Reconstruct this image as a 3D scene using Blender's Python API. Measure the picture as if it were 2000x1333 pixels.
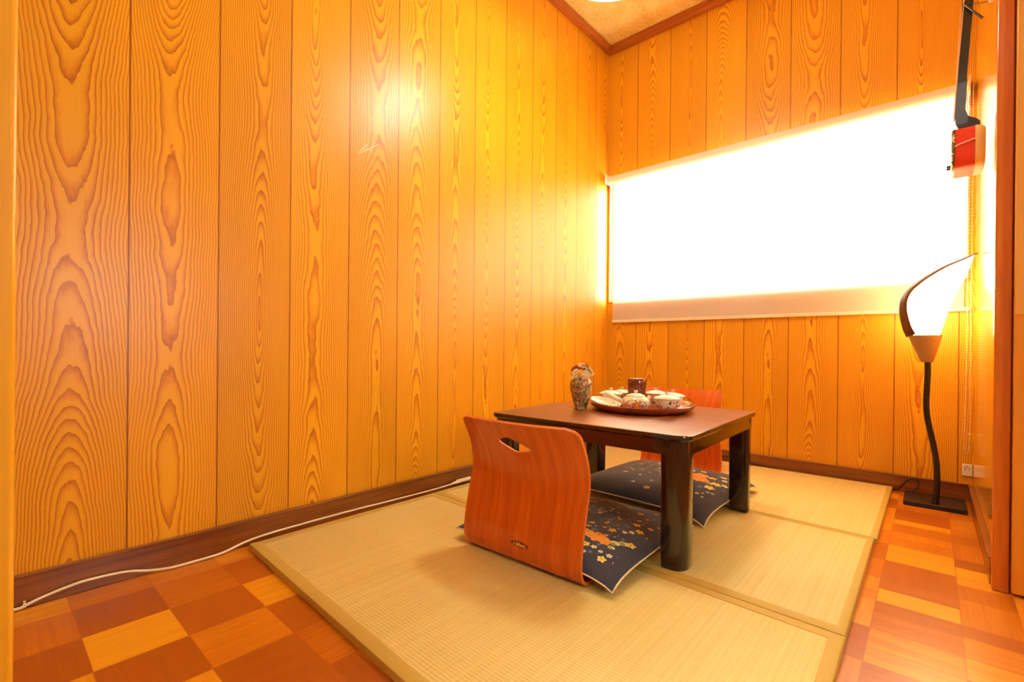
import bpy, math, random
from mathutils import Vector, Matrix
random.seed(7)
PI = math.pi
scene = bpy.context.scene
for o in list(bpy.data.objects): bpy.data.objects.remove(o)
COL = scene.collection

# ------------------------------------------------------------------ camera
cd = bpy.data.cameras.new('camera'); cam = bpy.data.objects.new('camera', cd); COL.objects.link(cam)
F_PX = 923.19; YAW = math.radians(41.5586); PITCH = math.radians(-.0987); ROLL = math.radians(.519)
cd.sensor_width = 36.0; cd.lens = F_PX / 2000 * 36.0
cd.shift_y = (683.88 - 666.5) / 2000.0
cd.clip_start = .02
fw = Vector((-math.sin(YAW)*math.cos(PITCH), math.cos(YAW)*math.cos(PITCH), math.sin(PITCH)))
r0 = Vector((math.cos(YAW), math.sin(YAW), 0)); u0 = r0.cross(fw)
rr = math.cos(ROLL)*r0 + math.sin(ROLL)*u0; uu = -math.sin(ROLL)*r0 + math.cos(ROLL)*u0
m = Matrix((rr, uu, -fw)).transposed().to_4x4(); m.translation = Vector((0, 0, .6))
cam.matrix_world = m
scene.camera = cam

# ------------------------------------------------------------------ daylight, exposure
w = bpy.data.worlds.new('daylight'); scene.world = w; w.use_nodes = True
bg = w.node_tree.nodes['Background']; bg.inputs[0].default_value = (1.0, .97, .90, 1); bg.inputs[1].default_value = 20.0
scene.view_settings.view_transform = 'Standard'; scene.view_settings.look = 'None'
scene.view_settings.exposure = .9; scene.view_settings.gamma = 1.0; scene.view_settings.use_curve_mapping = False

def area(name, loc, rot, sx, sy, power, color):
    l = bpy.data.lights.new(name, 'AREA'); l.shape = 'RECTANGLE'; l.size = sx; l.size_y = sy; l.energy = power; l.color = color
    o = bpy.data.objects.new(name, l); COL.objects.link(o); o.location = loc; o.rotation_euler = rot; return o
def point(name, loc, power, color, r=.04):
    l = bpy.data.lights.new(name, 'POINT'); l.energy = power; l.color = color; l.shadow_soft_size = r
    o = bpy.data.objects.new(name, l); COL.objects.link(o); o.location = loc; return o
area('hall_fill_light', (-.2, -.75, 2.44), (0, 0, 0), .8, .8, 3.4, (1, .96, .85))  # added unseen fill light behind the camera, no fixture modelled

# ------------------------------------------------------------------ mesh helpers
class MB:
    def __init__(s): s.v = []; s.f = []; s.m = []
    def add(s, vs, fs, mi=0):
        b = len(s.v); s.v += [tuple(p) for p in vs]
        for f in fs: s.f.append([b+i for i in f]); s.m.append(mi)
        return s
    def box(s, x0, x1, y0, y1, z0, z1, mi=0):
        vs = [(x, y, z) for z in (z0, z1) for y in (y0, y1) for x in (x0, x1)]
        return s.add(vs, [(0,2,3,1),(4,5,7,6),(0,1,5,4),(2,6,7,3),(0,4,6,2),(1,3,7,5)], mi)
    def rings(s, rings, mi=0, cap0=True, cap1=True, closed=True):
        n = len(rings[0]); vs = [p for r in rings for p in r]; fs = []
        for i in range(len(rings)-1):
            for j in range(n if closed else n-1):
                k = (j+1) % n
                fs.append((i*n+j, i*n+k, (i+1)*n+k, (i+1)*n+j))
        if cap0: fs.append(tuple(reversed(range(n))))
        if cap1: fs.append(tuple((len(rings)-1)*n+j for j in range(n)))
        return s.add(vs, fs, mi)
    def lathe(s, prof, c=(0,0,0), seg=32, mi=0, cap0=True, cap1=True, M=None):
        R = []
        for r, z in prof:
            ring = []
            for k in range(seg):
                a = 2*PI*k/seg; p = Vector((r*math.cos(a), r*math.sin(a), z))
                if M: p = M @ p
                ring.append(p + Vector(c))
            R.append(ring)
        return s.rings(R, mi, cap0, cap1)
    def tube(s, pts, rad, seg=8, mi=0, flat=1.0, up=None):
        pts = [Vector(p) for p in pts]; n = len(pts); R = []
        prev = None
        for i, p in enumerate(pts):
            t = (pts[min(i+1, n-1)] - pts[max(i-1, 0)]).normalized()
            if prev is None:
                a = Vector(up) if up else (Vector((0,0,1)) if abs(t.z) < .9 else Vector((1,0,0)))
                nx = (a - t*a.dot(t)).normalized()
            else: nx = (prev - t*prev.dot(t)).normalized()
            prev = nx; ny = t.cross(nx)
            r = rad[i] if isinstance(rad, (list, tuple)) else rad
            R.append([p + nx*math.cos(2*PI*k/seg)*r + ny*math.sin(2*PI*k/seg)*r*flat for k in range(seg)])
        return s.rings(R, mi)
    def prism(s, poly, f0, f1, mi=0):       # poly: 2D points; f0/f1 map 2D point to 3D
        return s.rings([[f0(p) for p in poly], [f1(p) for p in poly]], mi)
    def ball(s, c, rx, ry=None, rz=None, seg=10, rg=6, mi=0, M=None):
        ry = ry or rx; rz = rz or rx; R = []
        for i in range(rg+1):
            th = PI*i/rg; th = min(max(th, .02), PI-.02); ring = []
            for k in range(seg):
                a = 2*PI*k/seg
                p = Vector((rx*math.sin(th)*math.cos(a), ry*math.sin(th)*math.sin(a), -rz*math.cos(th)))
                if M: p = M @ p
                ring.append(p + Vector(c))
            R.append(ring)
        return s.rings(R, mi)
    def build(s, name, mats, parent=None, origin=None, bevel=0, angle=35, segs=2):
        if not isinstance(mats, (list, tuple)): mats = [mats]
        if origin is None: origin = getattr(parent, '_o', None) if False else (ORIG.get(parent.name, (0,0,0)) if parent else (0,0,0))
        me = bpy.data.meshes.new(name)
        me.from_pydata([(p[0]-origin[0], p[1]-origin[1], p[2]-origin[2]) for p in s.v], [], s.f)
        for mt in mats: me.materials.append(mt)
        for p, mi in zip(me.polygons, s.m): p.material_index = mi
        import bmesh
        bm = bmesh.new(); bm.from_mesh(me); bmesh.ops.recalc_face_normals(bm, faces=bm.faces); bm.to_mesh(me); bm.free()
        me.shade_smooth(); me.set_sharp_from_angle(angle=math.radians(angle)); me.update()
        o = bpy.data.objects.new(name, me); COL.objects.link(o)
        if parent: o.parent = parent
        else: o.location = origin
        if bevel:
            b = o.modifiers.new('bevel', 'BEVEL'); b.width = bevel; b.segments = segs; b.limit_method = 'ANGLE'; b.harden_normals = False
        ORIG[o.name] = origin if not parent else ORIG.get(parent.name, (0,0,0))
        return o
ORIG = {}
def tag(o, label=None, cat=None, group=None, kind=None):
    if label: o['label'] = label
    if cat: o['category'] = cat
    if group: o['group'] = group
    if kind: o['kind'] = kind
    return o
def thing(name, loc, label, cat, group=None, rz=0):
    o = bpy.data.objects.new(name, None); COL.objects.link(o); o.location = loc; o.rotation_euler = (0,0,rz)
    o.empty_display_size = .05
    ORIG[o.name] = loc
    return tag(o, label, cat, group)
def struct(o): o['kind'] = 'structure'; return o
def spline(pts, n=8):
    out = []
    P = [Vector(p) for p in pts]; P = [P[0]*2-P[1]] + P + [P[-1]*2-P[-2]]
    for i in range(1, len(P)-2):
        a, b, c, d = P[i-1:i+3]
        for k in range(n):
            t = k/n
            out.append(.5*((2*b) + (c-a)*t + (2*a-5*b+4*c-d)*t*t + (3*b-a-3*c+d)*t**3))
    out.append(P[-2]); return out

# ------------------------------------------------------------------ node helpers
class N:
    def __init__(s, name):
        s.m = bpy.data.materials.new(name); s.m.use_nodes = True; s.t = s.m.node_tree
        s.b = s.t.nodes['Principled BSDF']; s.out = s.t.nodes['Material Output']
    def node(s, typ, **k):
        n = s.t.nodes.new(typ)
        for a, v in k.items(): setattr(n, a, v)
        return n
    def put(s, sock, v):
        if isinstance(v, V): s.t.links.new(v.s, sock)
        elif isinstance(v, bpy.types.NodeSocket): s.t.links.new(v, sock)
        else: sock.default_value = v
    def math(s, op, *a):
        n = s.node('ShaderNodeMath', operation=op)
        for i, x in enumerate(a): s.put(n.inputs[i], x)
        return V(s, n.outputs[0])
    def xyz(s):
        tc = s.node('ShaderNodeTexCoord'); sp = s.node('ShaderNodeSeparateXYZ'); s.t.links.new(tc.outputs['Object'], sp.inputs[0])
        return [V(s, sp.outputs[i]) for i in range(3)]
    def comb(s, x, y, z):
        n = s.node('ShaderNodeCombineXYZ')
        for i, v in enumerate((x, y, z)): s.put(n.inputs[i], v)
        return V(s, n.outputs[0])
    def noise(s, vec, scale=1.0, detail=2.0, rough=.5, dist=0.0):
        n = s.node('ShaderNodeTexNoise'); s.put(n.inputs['Vector'], vec); n.inputs['Scale'].default_value = scale
        n.inputs['Detail'].default_value = detail; n.inputs['Roughness'].default_value = rough; n.inputs['Distortion'].default_value = dist
        return V(s, n.outputs['Fac'])
    def white(s, vec):
        n = s.node('ShaderNodeTexWhiteNoise', noise_dimensions='3D'); s.put(n.inputs['Vector'], vec); return V(s, n.outputs['Value'])
    def voro(s, vec, scale=1.0, feature='F1'):
        n = s.node('ShaderNodeTexVoronoi', feature=feature); s.put(n.inputs['Vector'], vec); n.inputs['Scale'].default_value = scale; return n
    def ramp(s, fac, stops, interp='LINEAR'):
        n = s.node('ShaderNodeValToRGB'); s.put(n.inputs[0], fac); cr = n.color_ramp; cr.interpolation = interp
        while len(cr.elements) < len(stops): cr.elements.new(.5)
        for e, (p, c) in zip(cr.elements, stops): e.position = p; e.color = tuple(c) + (1,)
        return V(s, n.outputs[0])
    def mix(s, f, a, b, mode='MIX'):
        n = s.node('ShaderNodeMix', data_type='RGBA', blend_type=mode); s.put(n.inputs[0], f)
        for i, c in ((6, a), (7, b)):
            if isinstance(c, tuple): n.inputs[i].default_value = c + (1,) if len(c) == 3 else c
            else: s.put(n.inputs[i], c)
        return V(s, n.outputs[2])
    def bump(s, h, strength=.3, dist=.002):
        n = s.node('ShaderNodeBump'); n.inputs['Strength'].default_value = strength; n.inputs['Distance'].default_value = dist
        s.put(n.inputs['Height'], h); s.t.links.new(n.outputs[0], s.b.inputs['Normal'])
    def set(s, **k):
        names = dict(color='Base Color', rough='Roughness', metal='Metallic', coat='Coat Weight', coatr='Coat Roughness', spec='Specular IOR Level',
                     em='Emission Color', ems='Emission Strength', sheen='Sheen Weight', sub='Subsurface Weight', ior='IOR', trans='Transmission Weight')
        for a, v in k.items():
            if isinstance(v, tuple) and len(v) == 3: v = v + (1,)
            s.put(s.b.inputs[names[a]], v)
        return s.m
class V:
    def __init__(s, n, sock): s.n = n; s.s = sock
    def __add__(s, o): return s.n.math('ADD', s, o)
    __radd__ = __add__
    def __sub__(s, o): return s.n.math('SUBTRACT', s, o)
    def __rsub__(s, o): return s.n.math('SUBTRACT', o, s)
    def __mul__(s, o): return s.n.math('MULTIPLY', s, o)
    __rmul__ = __mul__
    def __truediv__(s, o): return s.n.math('DIVIDE', s, o)
    def floor(s): return s.n.math('FLOOR', s)
    def fract(s): return s.n.math('FRACT', s)
    def abs(s): return s.n.math('ABSOLUTE', s)
    def sqrt(s): return s.n.math('SQRT', s)
    def pow(s, p): return s.n.math('POWER', s, p)
    def lt(s, o): return s.n.math('LESS_THAN', s, o)
    def gt(s, o): return s.n.math('GREATER_THAN', s, o)
    def sin(s): return s.n.math('SINE', s)
    def min(s, o): return s.n.math('MINIMUM', s, o)
    def max(s, o): return s.n.math('MAXIMUM', s, o)
    def clamp(s):
        n = s.n.node('ShaderNodeClamp'); s.n.put(n.inputs[0], s); return V(s.n, n.outputs[0])

def simple(name, color, rough=.5, **k):
    n = N(name); return n.set(color=color, rough=rough, **k)

def panel_wood(name, axis, off, pitch=.205, light=(.84,.41,.012), mid=(.72,.27,.005), dark=(.42,.11,.003), rough=.37, planks=True, scratch=False, coat=0.0):
    n = N(name); x, y, z = n.xyz(); a = (x, y)[axis]
    if planks:
        u = (a - off) / pitch; pid = u.floor(); lx = (u.fract() - .5) * pitch
    else:
        u = a; pid = n.math('ADD', 3.0, 0.0); lx = a - off
    r1 = n.white(n.comb(pid, 3.3, 1.7)); r2 = n.white(n.comb(pid, 9.1, 4.2)); r3 = n.white(n.comb(pid, 5.5, 8.8))
    zz = z + r1*13.0
    wob = n.noise(n.comb(zz*2.6, pid*3.7, 0.0), 1.0, 3.0) - .5
    cx = lx + wob*.035 + (r2-.5)*.05
    cz = (n.noise(n.comb(zz*.34, pid*5.1, 7.0), 1.0, 3.0, .50) - .45) * (r3*.9+2.3)
    jag = n.noise(n.comb(lx*22.0, zz*9.0, pid*2.3), 1.0, 3.0, .6) - .5
    r = (cx*cx*26.0 + cz*cz + .0001).sqrt() + jag*.038
    ring = (r*36.0)
    s = ring.fract()
    line = (s*s*s)*(1.0 - (s - .93).max(0.0)*14.0).max(0.0)
    fine = n.noise(n.comb(lx*330.0, zz*6.0, pid), 1.0, 3.0, .65)
    fade = n.noise(n.comb(lx*14.0, zz*2.2, pid*1.9), 1.0, 2.0)
    core = (1.0 - (r*9.0)).max(0.0)
    f = (line*(.55+fade*.95) + (fine-.5)*.34 + core*.12).clamp()
    col = n.ramp(f, [(0.0, light), (.35, mid), (1.0, dark)])
    tone = n.noise(n.comb(lx*5.0, zz*.8, pid*4.0), 1.0, 2.0)*.30 + r2*.16 + .74
    col = n.mix(1.0, col, n.comb(tone, tone, tone), 'MULTIPLY')
    speck = n.noise(n.comb(x*70.0, y*70.0, z*60.0), 1.0, 0.0)
    if planks:
        edge = (u.fract()-.5).abs()
        g = edge.gt(.4905)
        col = n.mix(g*.85, col, (.22, .035, .003))
        n.bump(f*-.25 - g*1.0, .25, .0015)
    if scratch:
        for (a0, z0, a1, z1) in scratch:
            dx, dz = a1-a0, z1-z0; L2 = dx*dx+dz*dz
            t = ((y-a0)*dx + (z-z0)*dz)*(1/L2)
            t = t.clamp(); ex = y - a0 - t*dx; ez = z - z0 - t*dz
            d = (ex*ex+ez*ez).sqrt() + (n.noise(n.comb(y*300.0, z*300.0, 0.0))-.5)*.0016
            col = n.mix(d.lt(.0011)*.8, col, (.95, .85, .55))
    return n.set(color=col, rough=n.noise(n.comb(x*30.0, y*30.0, z*6.0), 1.0, 2.0)*.10 + (rough-.05), coat=coat, coatr=.09, spec=.55)

def grain_wood(name, light, dark, axis=0, scale=1.0, rough=.35, coat=.2, amt=1.0, coatr=.15):
    n = N(name); c = n.xyz(); a = c[axis]; o = [c[i] for i in range(3) if i != axis]
    v = n.comb(a*3.0*scale, o[0]*60.0*scale, o[1]*60.0*scale)
    f = n.noise(v, 1.0, 4.0, .6); g = n.noise(n.comb(a*9.0*scale, o[0]*320.0*scale, o[1]*320.0*scale), 1.0, 2.0)
    k = n.noise(n.comb(a*2.0, o[0]*8.0, o[1]*8.0), 1.0, 2.0)
    t = ((f-.5)*1.8*amt + (g-.5)*.7*amt + (k-.5)*.7 + .5).clamp()
    col = n.ramp(t, [(0.0, dark), (1.0, light)])
    return n.set(color=col, rough=rough, coat=coat, coatr=coatr)

# wall and floor materials
M_left = panel_wood('wall_panel_wood_left', 1, .0505, scratch=[(.905, 1.30, .985, 1.36), (.925, 1.325, .962, 1.328), (.91, 1.31, .94, 1.345)])
M_back = panel_wood('wall_panel_wood_back', 0, -1.555)
M_right = panel_wood('wall_board_wood_right', 1, 1.95, planks=False, rough=.14, coat=.5, light=(.84,.42,.015), mid=(.76,.32,.006), dark=(.60,.18,.003))
M_base = grain_wood('baseboard_wood', (.36,.105,.014), (.13,.028,.004), axis=1, rough=.3)
M_baseX = grain_wood('baseboard_wood_x', (.36,.105,.014), (.13,.028,.004), axis=0, rough=.3)
M_jamb = grain_wood('door_frame_wood', (.80,.24,.018), (.55,.12,.006), axis=2, rough=.2, coat=.4, amt=.7)
M_post = grain_wood('light_post_wood', (.86,.46,.03), (.72,.30,.01), axis=2, rough=.22, coat=.4, amt=.7)
M_door = grain_wood('door_panel_wood', (.88,.36,.03), (.74,.24,.012), axis=2, rough=.3, amt=.6)
M_mold = grain_wood('ceiling_molding_wood', (.55,.15,.02), (.33,.07,.008), axis=0, rough=.3)

def parquet():
    n = N('parquet_blocks'); x, y, z = n.xyz(); P = .15
    u = (x + 1.445) / P; v = (y - .142 + x.gt(-.25)*.05) / P
    cu = u.floor(); cv = v.floor(); fu = u.fract(); fv = v.fract()
    h = n.white(n.comb(cu, cv, 1.5)); h2 = n.white(n.comb(cu, cv, 6.5))
    known = {(0,-1):.52, (0,0):.08, (1,-1):.12, (1,0):1.0, (2,-1):.85, (2,0):.18, (0,1):.50, (1,1):.26, (2,1):.66, (3,1):.20, (3,0):.88,
             (0,2):.34, (1,2):.90, (2,2):.22, (3,2):.46, (-1,0):.55, (-1,1):.60, (9,8):.42, (9,9):.95, (9,10):.22, (9,11):.90, (9,12):.55, (9,13):.46, (9,14):.24,
             (10,9):.60, (10,10):.45, (10,11):.92, (10,12):.52, (10,13):.36, (10,14):.60, (8,10):.55, (8,11):.40, (8,12):.62, (8,9):.66, (9,7):.70, (10,8):.66}
    anyk = None; tone = None
    for (a_, b_), tv in known.items():
        ind = n.math('COMPARE', cu, float(a_), .1) * n.math('COMPARE', cv, float(b_), .1)
        anyk = ind if anyk is None else anyk + ind; tone = ind*tv if tone is None else tone + ind*tv
    sv = h.gt(.52); su = h.lt(.16)*(1.0-anyk)
    sv = sv*(1.0-anyk*(x.lt(-.5)))
    sp = h2*.3 + .35
    sub = sv*fv.gt(sp) + su*fu.gt(sp)*2.0
    dv = sv*(fv-sp).abs() + (1.0-sv)*1.0; du = su*(fu-sp).abs() + (1.0-su)*1.0
    e = ((fu-.5).abs()*-1.0+.5).min((fv-.5).abs()*-1.0+.5).min(dv).min(du)
    rid = n.white(n.comb(cu*3.0+sub, cv*3.0, sub*7.0+.5))
    first = 1.0 - sub.min(1.0)
    rid = rid*(1.0-anyk*first) + tone*first
    r4 = n.white(n.comb(cu*5.0, cv*2.0+sub, 3.5))
    dirn = r4.gt(.55)
    ax = dirn*x + (1.0-dirn)*y; ay = dirn*y + (1.0-dirn)*x
    g = n.noise(n.comb(ax*9.0, ay*170.0, rid*20.0), 1.0, 3.0, .65)
    g2 = n.noise(n.comb(ax*4.0, ay*40.0, rid*30.0), 1.0, 2.0)
    t = (rid*.9 + (g-.5)*.42 + (g2-.5)*.30 + .03).clamp()
    col = n.ramp(t, [(0.0, (.36,.072,.002)), (.40, (.50,.125,.003)), (.60, (.64,.20,.005)), (1.0, (.88,.42,.009))])
    col = n.mix(e.lt(.009)*.55, col, (.42,.09,.008))
    n.bump(e.lt(.012)*-1.0 + g*.2, .15, .001)
    return n.set(color=col, rough=g*.12+.26, coat=.10, coatr=.2)
M_floor = parquet()

def ceil_mat():
    n = N('mottled_ceiling_paper'); x, y, z = n.xyz(); p = n.comb(x, y, 0.0)
    a = n.noise(p, 5.0, 3.0); b = n.noise(p, 55.0, 3.0, .7); c = n.noise(n.comb(x*14.0, y*2.0, 0.0), 1.0, 2.0)
    t = ((a-.5)*.9 + (b-.5)*1.3 + (c-.5)*.6 + .5).clamp()
    return n.set(color=n.ramp(t, [(0.0, (.62,.40,.07)), (.5, (.92,.72,.20)), (1.0, (.97,.86,.38))]), rough=.8)
M_ceil = ceil_mat()

# ------------------------------------------------------------------ the room
XL, YB, XR, ZC, ZM = -1.551, 2.66, .130, 2.521, 2.471
YF, XH = -1.7, .95
struct(MB().box(XL-.1, XH+.1, YF-.1, YB+.12, -.08, 0).build('floor', M_floor))
struct(MB().box(XL-.1, XH+.1, YF-.1, YB+.12, ZC, ZC+.06).build('ceiling', M_ceil))
struct(MB().box(XL-.1, XL, YF-.1, YB, 0, ZC).build('wall_left', M_left))
WX0, WX1, WZ0, WZ1 = -1.546, .118, .893, 1.70
b = MB().box(XL-.1, XR+.3, YB, YB+.11, 0, WZ0).box(XL-.1, XR+.3, YB, YB+.11, WZ1, ZC)
b.box(XL-.1, WX0, YB, YB+.11, WZ0, WZ1).box(WX1, XR+.3, YB, YB+.11, WZ0, WZ1)
struct(b.build('wall_back', M_back))
struct(MB().box(XR, XR+.10, 1.745, YB, 0, ZC).build('wall_right', M_right))
M_hall = simple('hall_wallpaper', (.84,.78,.62), .7)
struct(MB().box(XL-.1, XH+.1, YF-.1, YF, 0, ZC).build('wall_front', M_hall))
b = MB().box(XH, XH+.06, YF, .42, 0, ZC).box(XH, XH+.06, .66, 1.75, 0, ZC).box(XH, XH+.06, .42, .66, 0, .74).box(XH, XH+.06, .42, .66, 1.18, ZC)
struct(b.build('wall_hall', M_hall))
struct(MB().box(XR+.10, XH+.06, 1.745, 1.80, 0, ZC).build('wall_passage', M_hall))
# baseboards with a small top lip
b = MB().box(XL, XL+.014, .03, YB-.014, 0, .072).box(XL, XL+.017, .03, YB-.014, .072, .0765)
struct(b.build('baseboard_left', M_base, bevel=.0012))
b = MB().box(XL, XR-.012, YB-.014, YB, 0, .066).box(XL, XR-.012, YB-.017, YB, .066, .0705)
struct(b.build('baseboard_back', M_baseX, bevel=.0012))
b = MB().box(XR-.012, XR, 1.745, YB-.014, 0, .066).box(XR-.015, XR, 1.745, YB-.017, .066, .0705)
struct(b.build('baseboard_right', M_base, bevel=.0012))
# ceiling molding
b = MB().box(XL, XL+.030, 0, YB, ZM, ZC); struct(b.build('trim_1', M_mold, bevel=.003))
b = MB().box(XL+.030, XR, YB-.030, YB, ZM, ZC); struct(b.build('trim_2', M_mold, bevel=.003))
b = MB().box(XR-.03, XR, 1.745, YB-.030, ZM, ZC); struct(b.build('trim_3', M_mold, bevel=.003))
# door frame at the right and the near post at the left
struct(MB().box(.1195, .151, 1.705, 1.745, 0, ZC).build('trim_4', M_jamb, bevel=.003))
struct(MB().box(.151, XH, 1.712, 1.745, 0, .011).box(.1545, .30, .9, 1.70, 0, .004).build('trim_5', M_door, bevel=.0015))
d = MB().box(.1520, .86, 1.680, 1.702, .012, 2.05).build('door_1', M_door, bevel=.002); struct(d)
MB().box(.1520, .86, 1.675, 1.680, .695, 2.05).build('door_upper_panel', grain_wood('door_upper_wood', (.86,.42,.08), (.76,.32,.04), axis=2, rough=.3, amt=.5), d, bevel=.0015)
struct(MB().box(-.74, -.60, -.10, .0215, 0, ZC).build('trim_6', M_post, bevel=.004))

# window: wooden lining, two sliding sashes with glass
M_alu = simple('sash_metal', (.55,.50,.42), .35, metal=.6)
def glass():
    n = N('window_glass'); t = n.node('ShaderNodeBsdfTransparent'); g = n.node('ShaderNodeBsdfGlossy'); g.inputs['Roughness'].default_value = .02
    mx = n.node('ShaderNodeMixShader'); mx.inputs[0].default_value = .06
    n.t.links.new(t.outputs[0], mx.inputs[1]); n.t.links.new(g.outputs[0], mx.inputs[2]); n.t.links.new(mx.outputs[0], n.out.inputs[0]); return n.m
M_glass = glass()
T = .012
b = MB().box(WX0, WX1, YB-.004, YB+.11, WZ0, WZ0+T).box(WX0, WX1, YB-.004, YB+.11, WZ1-T, WZ1)
b.box(WX0, WX0+T, YB-.004, YB+.11, WZ0+T, WZ1-T).box(WX1-T, WX1, YB-.004, YB+.11, WZ0+T, WZ1-T)
win = struct(b.build('window_1', M_jamb, bevel=.002))
for i, (x0, x1, yy) in enumerate(((WX0+T, -.69, YB+.06), (-.73, WX1-T, YB+.085))):
    b = MB(); z0, z1, q = WZ0+T, WZ1-T, .028
    b.box(x0, x1, yy, yy+.02, z0, z0+q).box(x0, x1, yy, yy+.02, z1-q, z1).box(x0, x0+q, yy, yy+.02, z0+q, z1-q).box(x1-q, x1, yy, yy+.02, z0+q, z1-q)
    s = b.build('sash', M_alu, win, bevel=.0015)
    MB().box(x0+q, x1-q, yy+.008, yy+.012, z0+q, z1-q).build('pane', M_glass, s)

# ------------------------------------------------------------------ tatami mats
def tatami_mat():
    n = N('woven_rush'); x, y, z = n.xyz()
    rib = (y*(2*PI/.0085) + n.noise(n.comb(x*8.0, y*8.0, 0.0))*1.2).sin()*.5 + .5
    strand = n.noise(n.comb(x*30.0, y*500.0, 0.0), 1.0, 2.0)
    warp = ((x/.0125).fract()-.5).abs().lt(.09)
    band = n.noise(n.comb(x*60.0, y*.7, 0.0), 1.0, 2.0)
    broad = n.noise(n.comb(x, y, 0.0), 3.0, 2.0)
    t = (rib*.34 + (strand-.5)*.35 + warp*-.13 + (band-.5)*.6 + (broad-.5)*.4 + .42).clamp()
    n.bump(rib*.7 - warp*.5 + strand*.2, .5, .0012)
    return n.set(color=n.ramp(t, [(0.0, (.56,.42,.08)), (.5, (.80,.65,.22)), (1.0, (.90,.76,.33))]), rough=.42, spec=.4)
M_tat = tatami_mat()
n_ = N('mat_border_cloth'); x_, y_, z_ = n_.xyz()
wv = ((x_*2200.0).sin()*(y_*2200.0).sin())*.5+.5
M_edge = n_.set(color=n_.mix(wv*.5, (.60,.42,.08), (.70,.51,.12)), rough=.6)
M_tside = simple('mat_shadow_side', (.55,.30,.08), .8)
M_stitch = simple('stitch_thread', (.35,.2,.06), .8)
def mat(corners, label, bw):
    # corners SW SE NE NW ; bw = border widths S E N W
    c = [Vector((p[0], p[1], 0)) for p in corners]; cen = sum(c, Vector())/4; H = .018
    o = tuple(cen)
    t = thing('tatami_mat', o, label, 'mat', 'tatami mats')
    def q(s, tt): return (c[0]*(1-s)*(1-tt) + c[1]*s*(1-tt) + c[2]*s*tt + c[3]*(1-s)*tt)
    W = ((c[1]-c[0]).length + (c[2]-c[3]).length)/2; D = ((c[3]-c[0]).length + (c[2]-c[1]).length)/2
    s0, s1, t0, t1 = bw[3]/W, 1-bw[1]/W, bw[0]/D, 1-bw[2]/D
    inner = [q(s0, t0), q(s1, t0), q(s1, t1), q(s0, t1)]
    b = MB(); b.add([p + Vector((0,0,H-.0012)) for p in inner] + [p + Vector((0,0,.001)) for p in c], [(0,1,2,3), (4,5,6,7), (0,1,5,4), (1,2,6,5), (2,3,7,6), (3,0,4,7)])
    b.build('woven_surface', M_tat, t)
    b = MB()
    e = .0015
    for i, (a, d) in enumerate(((0,1),(1,2),(2,3),(3,0))):
        oa, od = c[a], c[d]; ia, idd = inner[a], inner[d]
        up = Vector((0,0,H)); inset = (ia-oa)*.10, (idd-od)*.10
        pr = lambda oo, ii, ins: [oo+Vector((0,0,.0005)), oo+Vector((0,0,H*.72)), oo+ins*.35+Vector((0,0,H*.95)), oo+ins+up, ii+up, ii+Vector((0,0,H-.003))]
        b.rings([pr(oa, ia, inset[0]), pr(od, idd, inset[1])], 0)
    b.build('cloth_border', M_edge, t, angle=50)
    # stitching along the seam sides
    N_ = 90
    for tt, flag in ((bw[0]*.55/D, bw[0] < .02), (1-bw[2]*.55/D, bw[2] < .02)):
        if not flag: continue
        sb = MB()
        for k in range(N_):
            a = q(s0+(s1-s0)*k/N_, tt); d = q(s0+(s1-s0)*(k+.55)/N_, tt)
            dirv = (d-a).normalized(); sd = Vector((-dirv.y, dirv.x, 0))*.0009
            sb.add([a-sd+Vector((0,0,H+.0004)), d-sd+Vector((0,0,H+.0004)), d+sd+Vector((0,0,H+.0004)), a+sd+Vector((0,0,H+.0004))], [(0,1,2,3)])
        sb.build('stitching', M_stitch, t)
mat([(-1.502,.533), (-.118,.470), (-.1265,1.1795), (-1.497,1.222)], 'tatami mat panel with gold cloth border, nearest the camera under the front chair', (.030,.026,.030,.030))
mat([(-1.497,1.224), (-.1265,1.1815), (-.1285,1.858), (-1.500,1.900)], 'tatami mat panel with gold cloth border in the middle, under the low table', (.030,.018,.018,.03))
mat([(-1.500,1.902), (-.1215,1.860), (-.1205,2.640), (-1.500,2.600)], 'tatami mat panel with gold cloth border farthest back, along the wall below the window', (.012,.018,.012,.03))
FZ = .018

# ------------------------------------------------------------------ low table
TX, TY, TTH, TW, TD, TZ = -.462, 1.203, math.radians(1.11), .700, .706, .378
def tp(a, bb, z):   # a<0 to the left, b>0 away
    return (TX + a*math.cos(TTH) - bb*math.sin(TTH), TY + a*math.sin(TTH) + bb*math.cos(TTH), z)
tc = tp(-TW/2, TD/2, FZ)
table = thing('low_table', tc, 'low square table with reddish brown top and dark legs on the tatami mats', 'table')
def table_top_mat():
    n = N('table_top_veneer'); x, y, z = n.xyz()
    g = n.noise(n.comb(x*2.5, y*70.0, 0.0), 1.0, 4.0, .65); h = n.noise(n.comb(x*14.0, y*420.0, 3.0), 1.0, 2.0, .6); k = n.noise(n.comb(x*2.0, y*6.0, 0.0), 1.0, 2.0)
    t = ((g-.5)*1.6 + (h-.5)*.9 + (k-.5)*.5 + .5).clamp()
    return n.set(color=n.ramp(t, [(0.0, (.12,.032,.007)), (.5, (.23,.070,.016)), (1.0, (.36,.135,.035))]), rough=.34, coat=.12, coatr=.25)
M_ttop = table_top_mat()
M_lacq = grain_wood('dark_lacquer', (.022,.008,.003), (.012,.004,.002), axis=2, rough=.16, coat=.5, coatr=.06)
def rrect(w, d, R, n=7):
    out = []
    for cx, cy, a0 in ((w/2-R, d/2-R, 0), (-w/2+R, d/2-R, PI/2), (-w/2+R, -d/2+R, PI), (w/2-R, -d/2+R, 1.5*PI)):
        for k in range(n+1): a = a0 + PI/2*k/n; out.append((cx+R*math.cos(a), cy+R*math.sin(a)))
    return out
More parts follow.
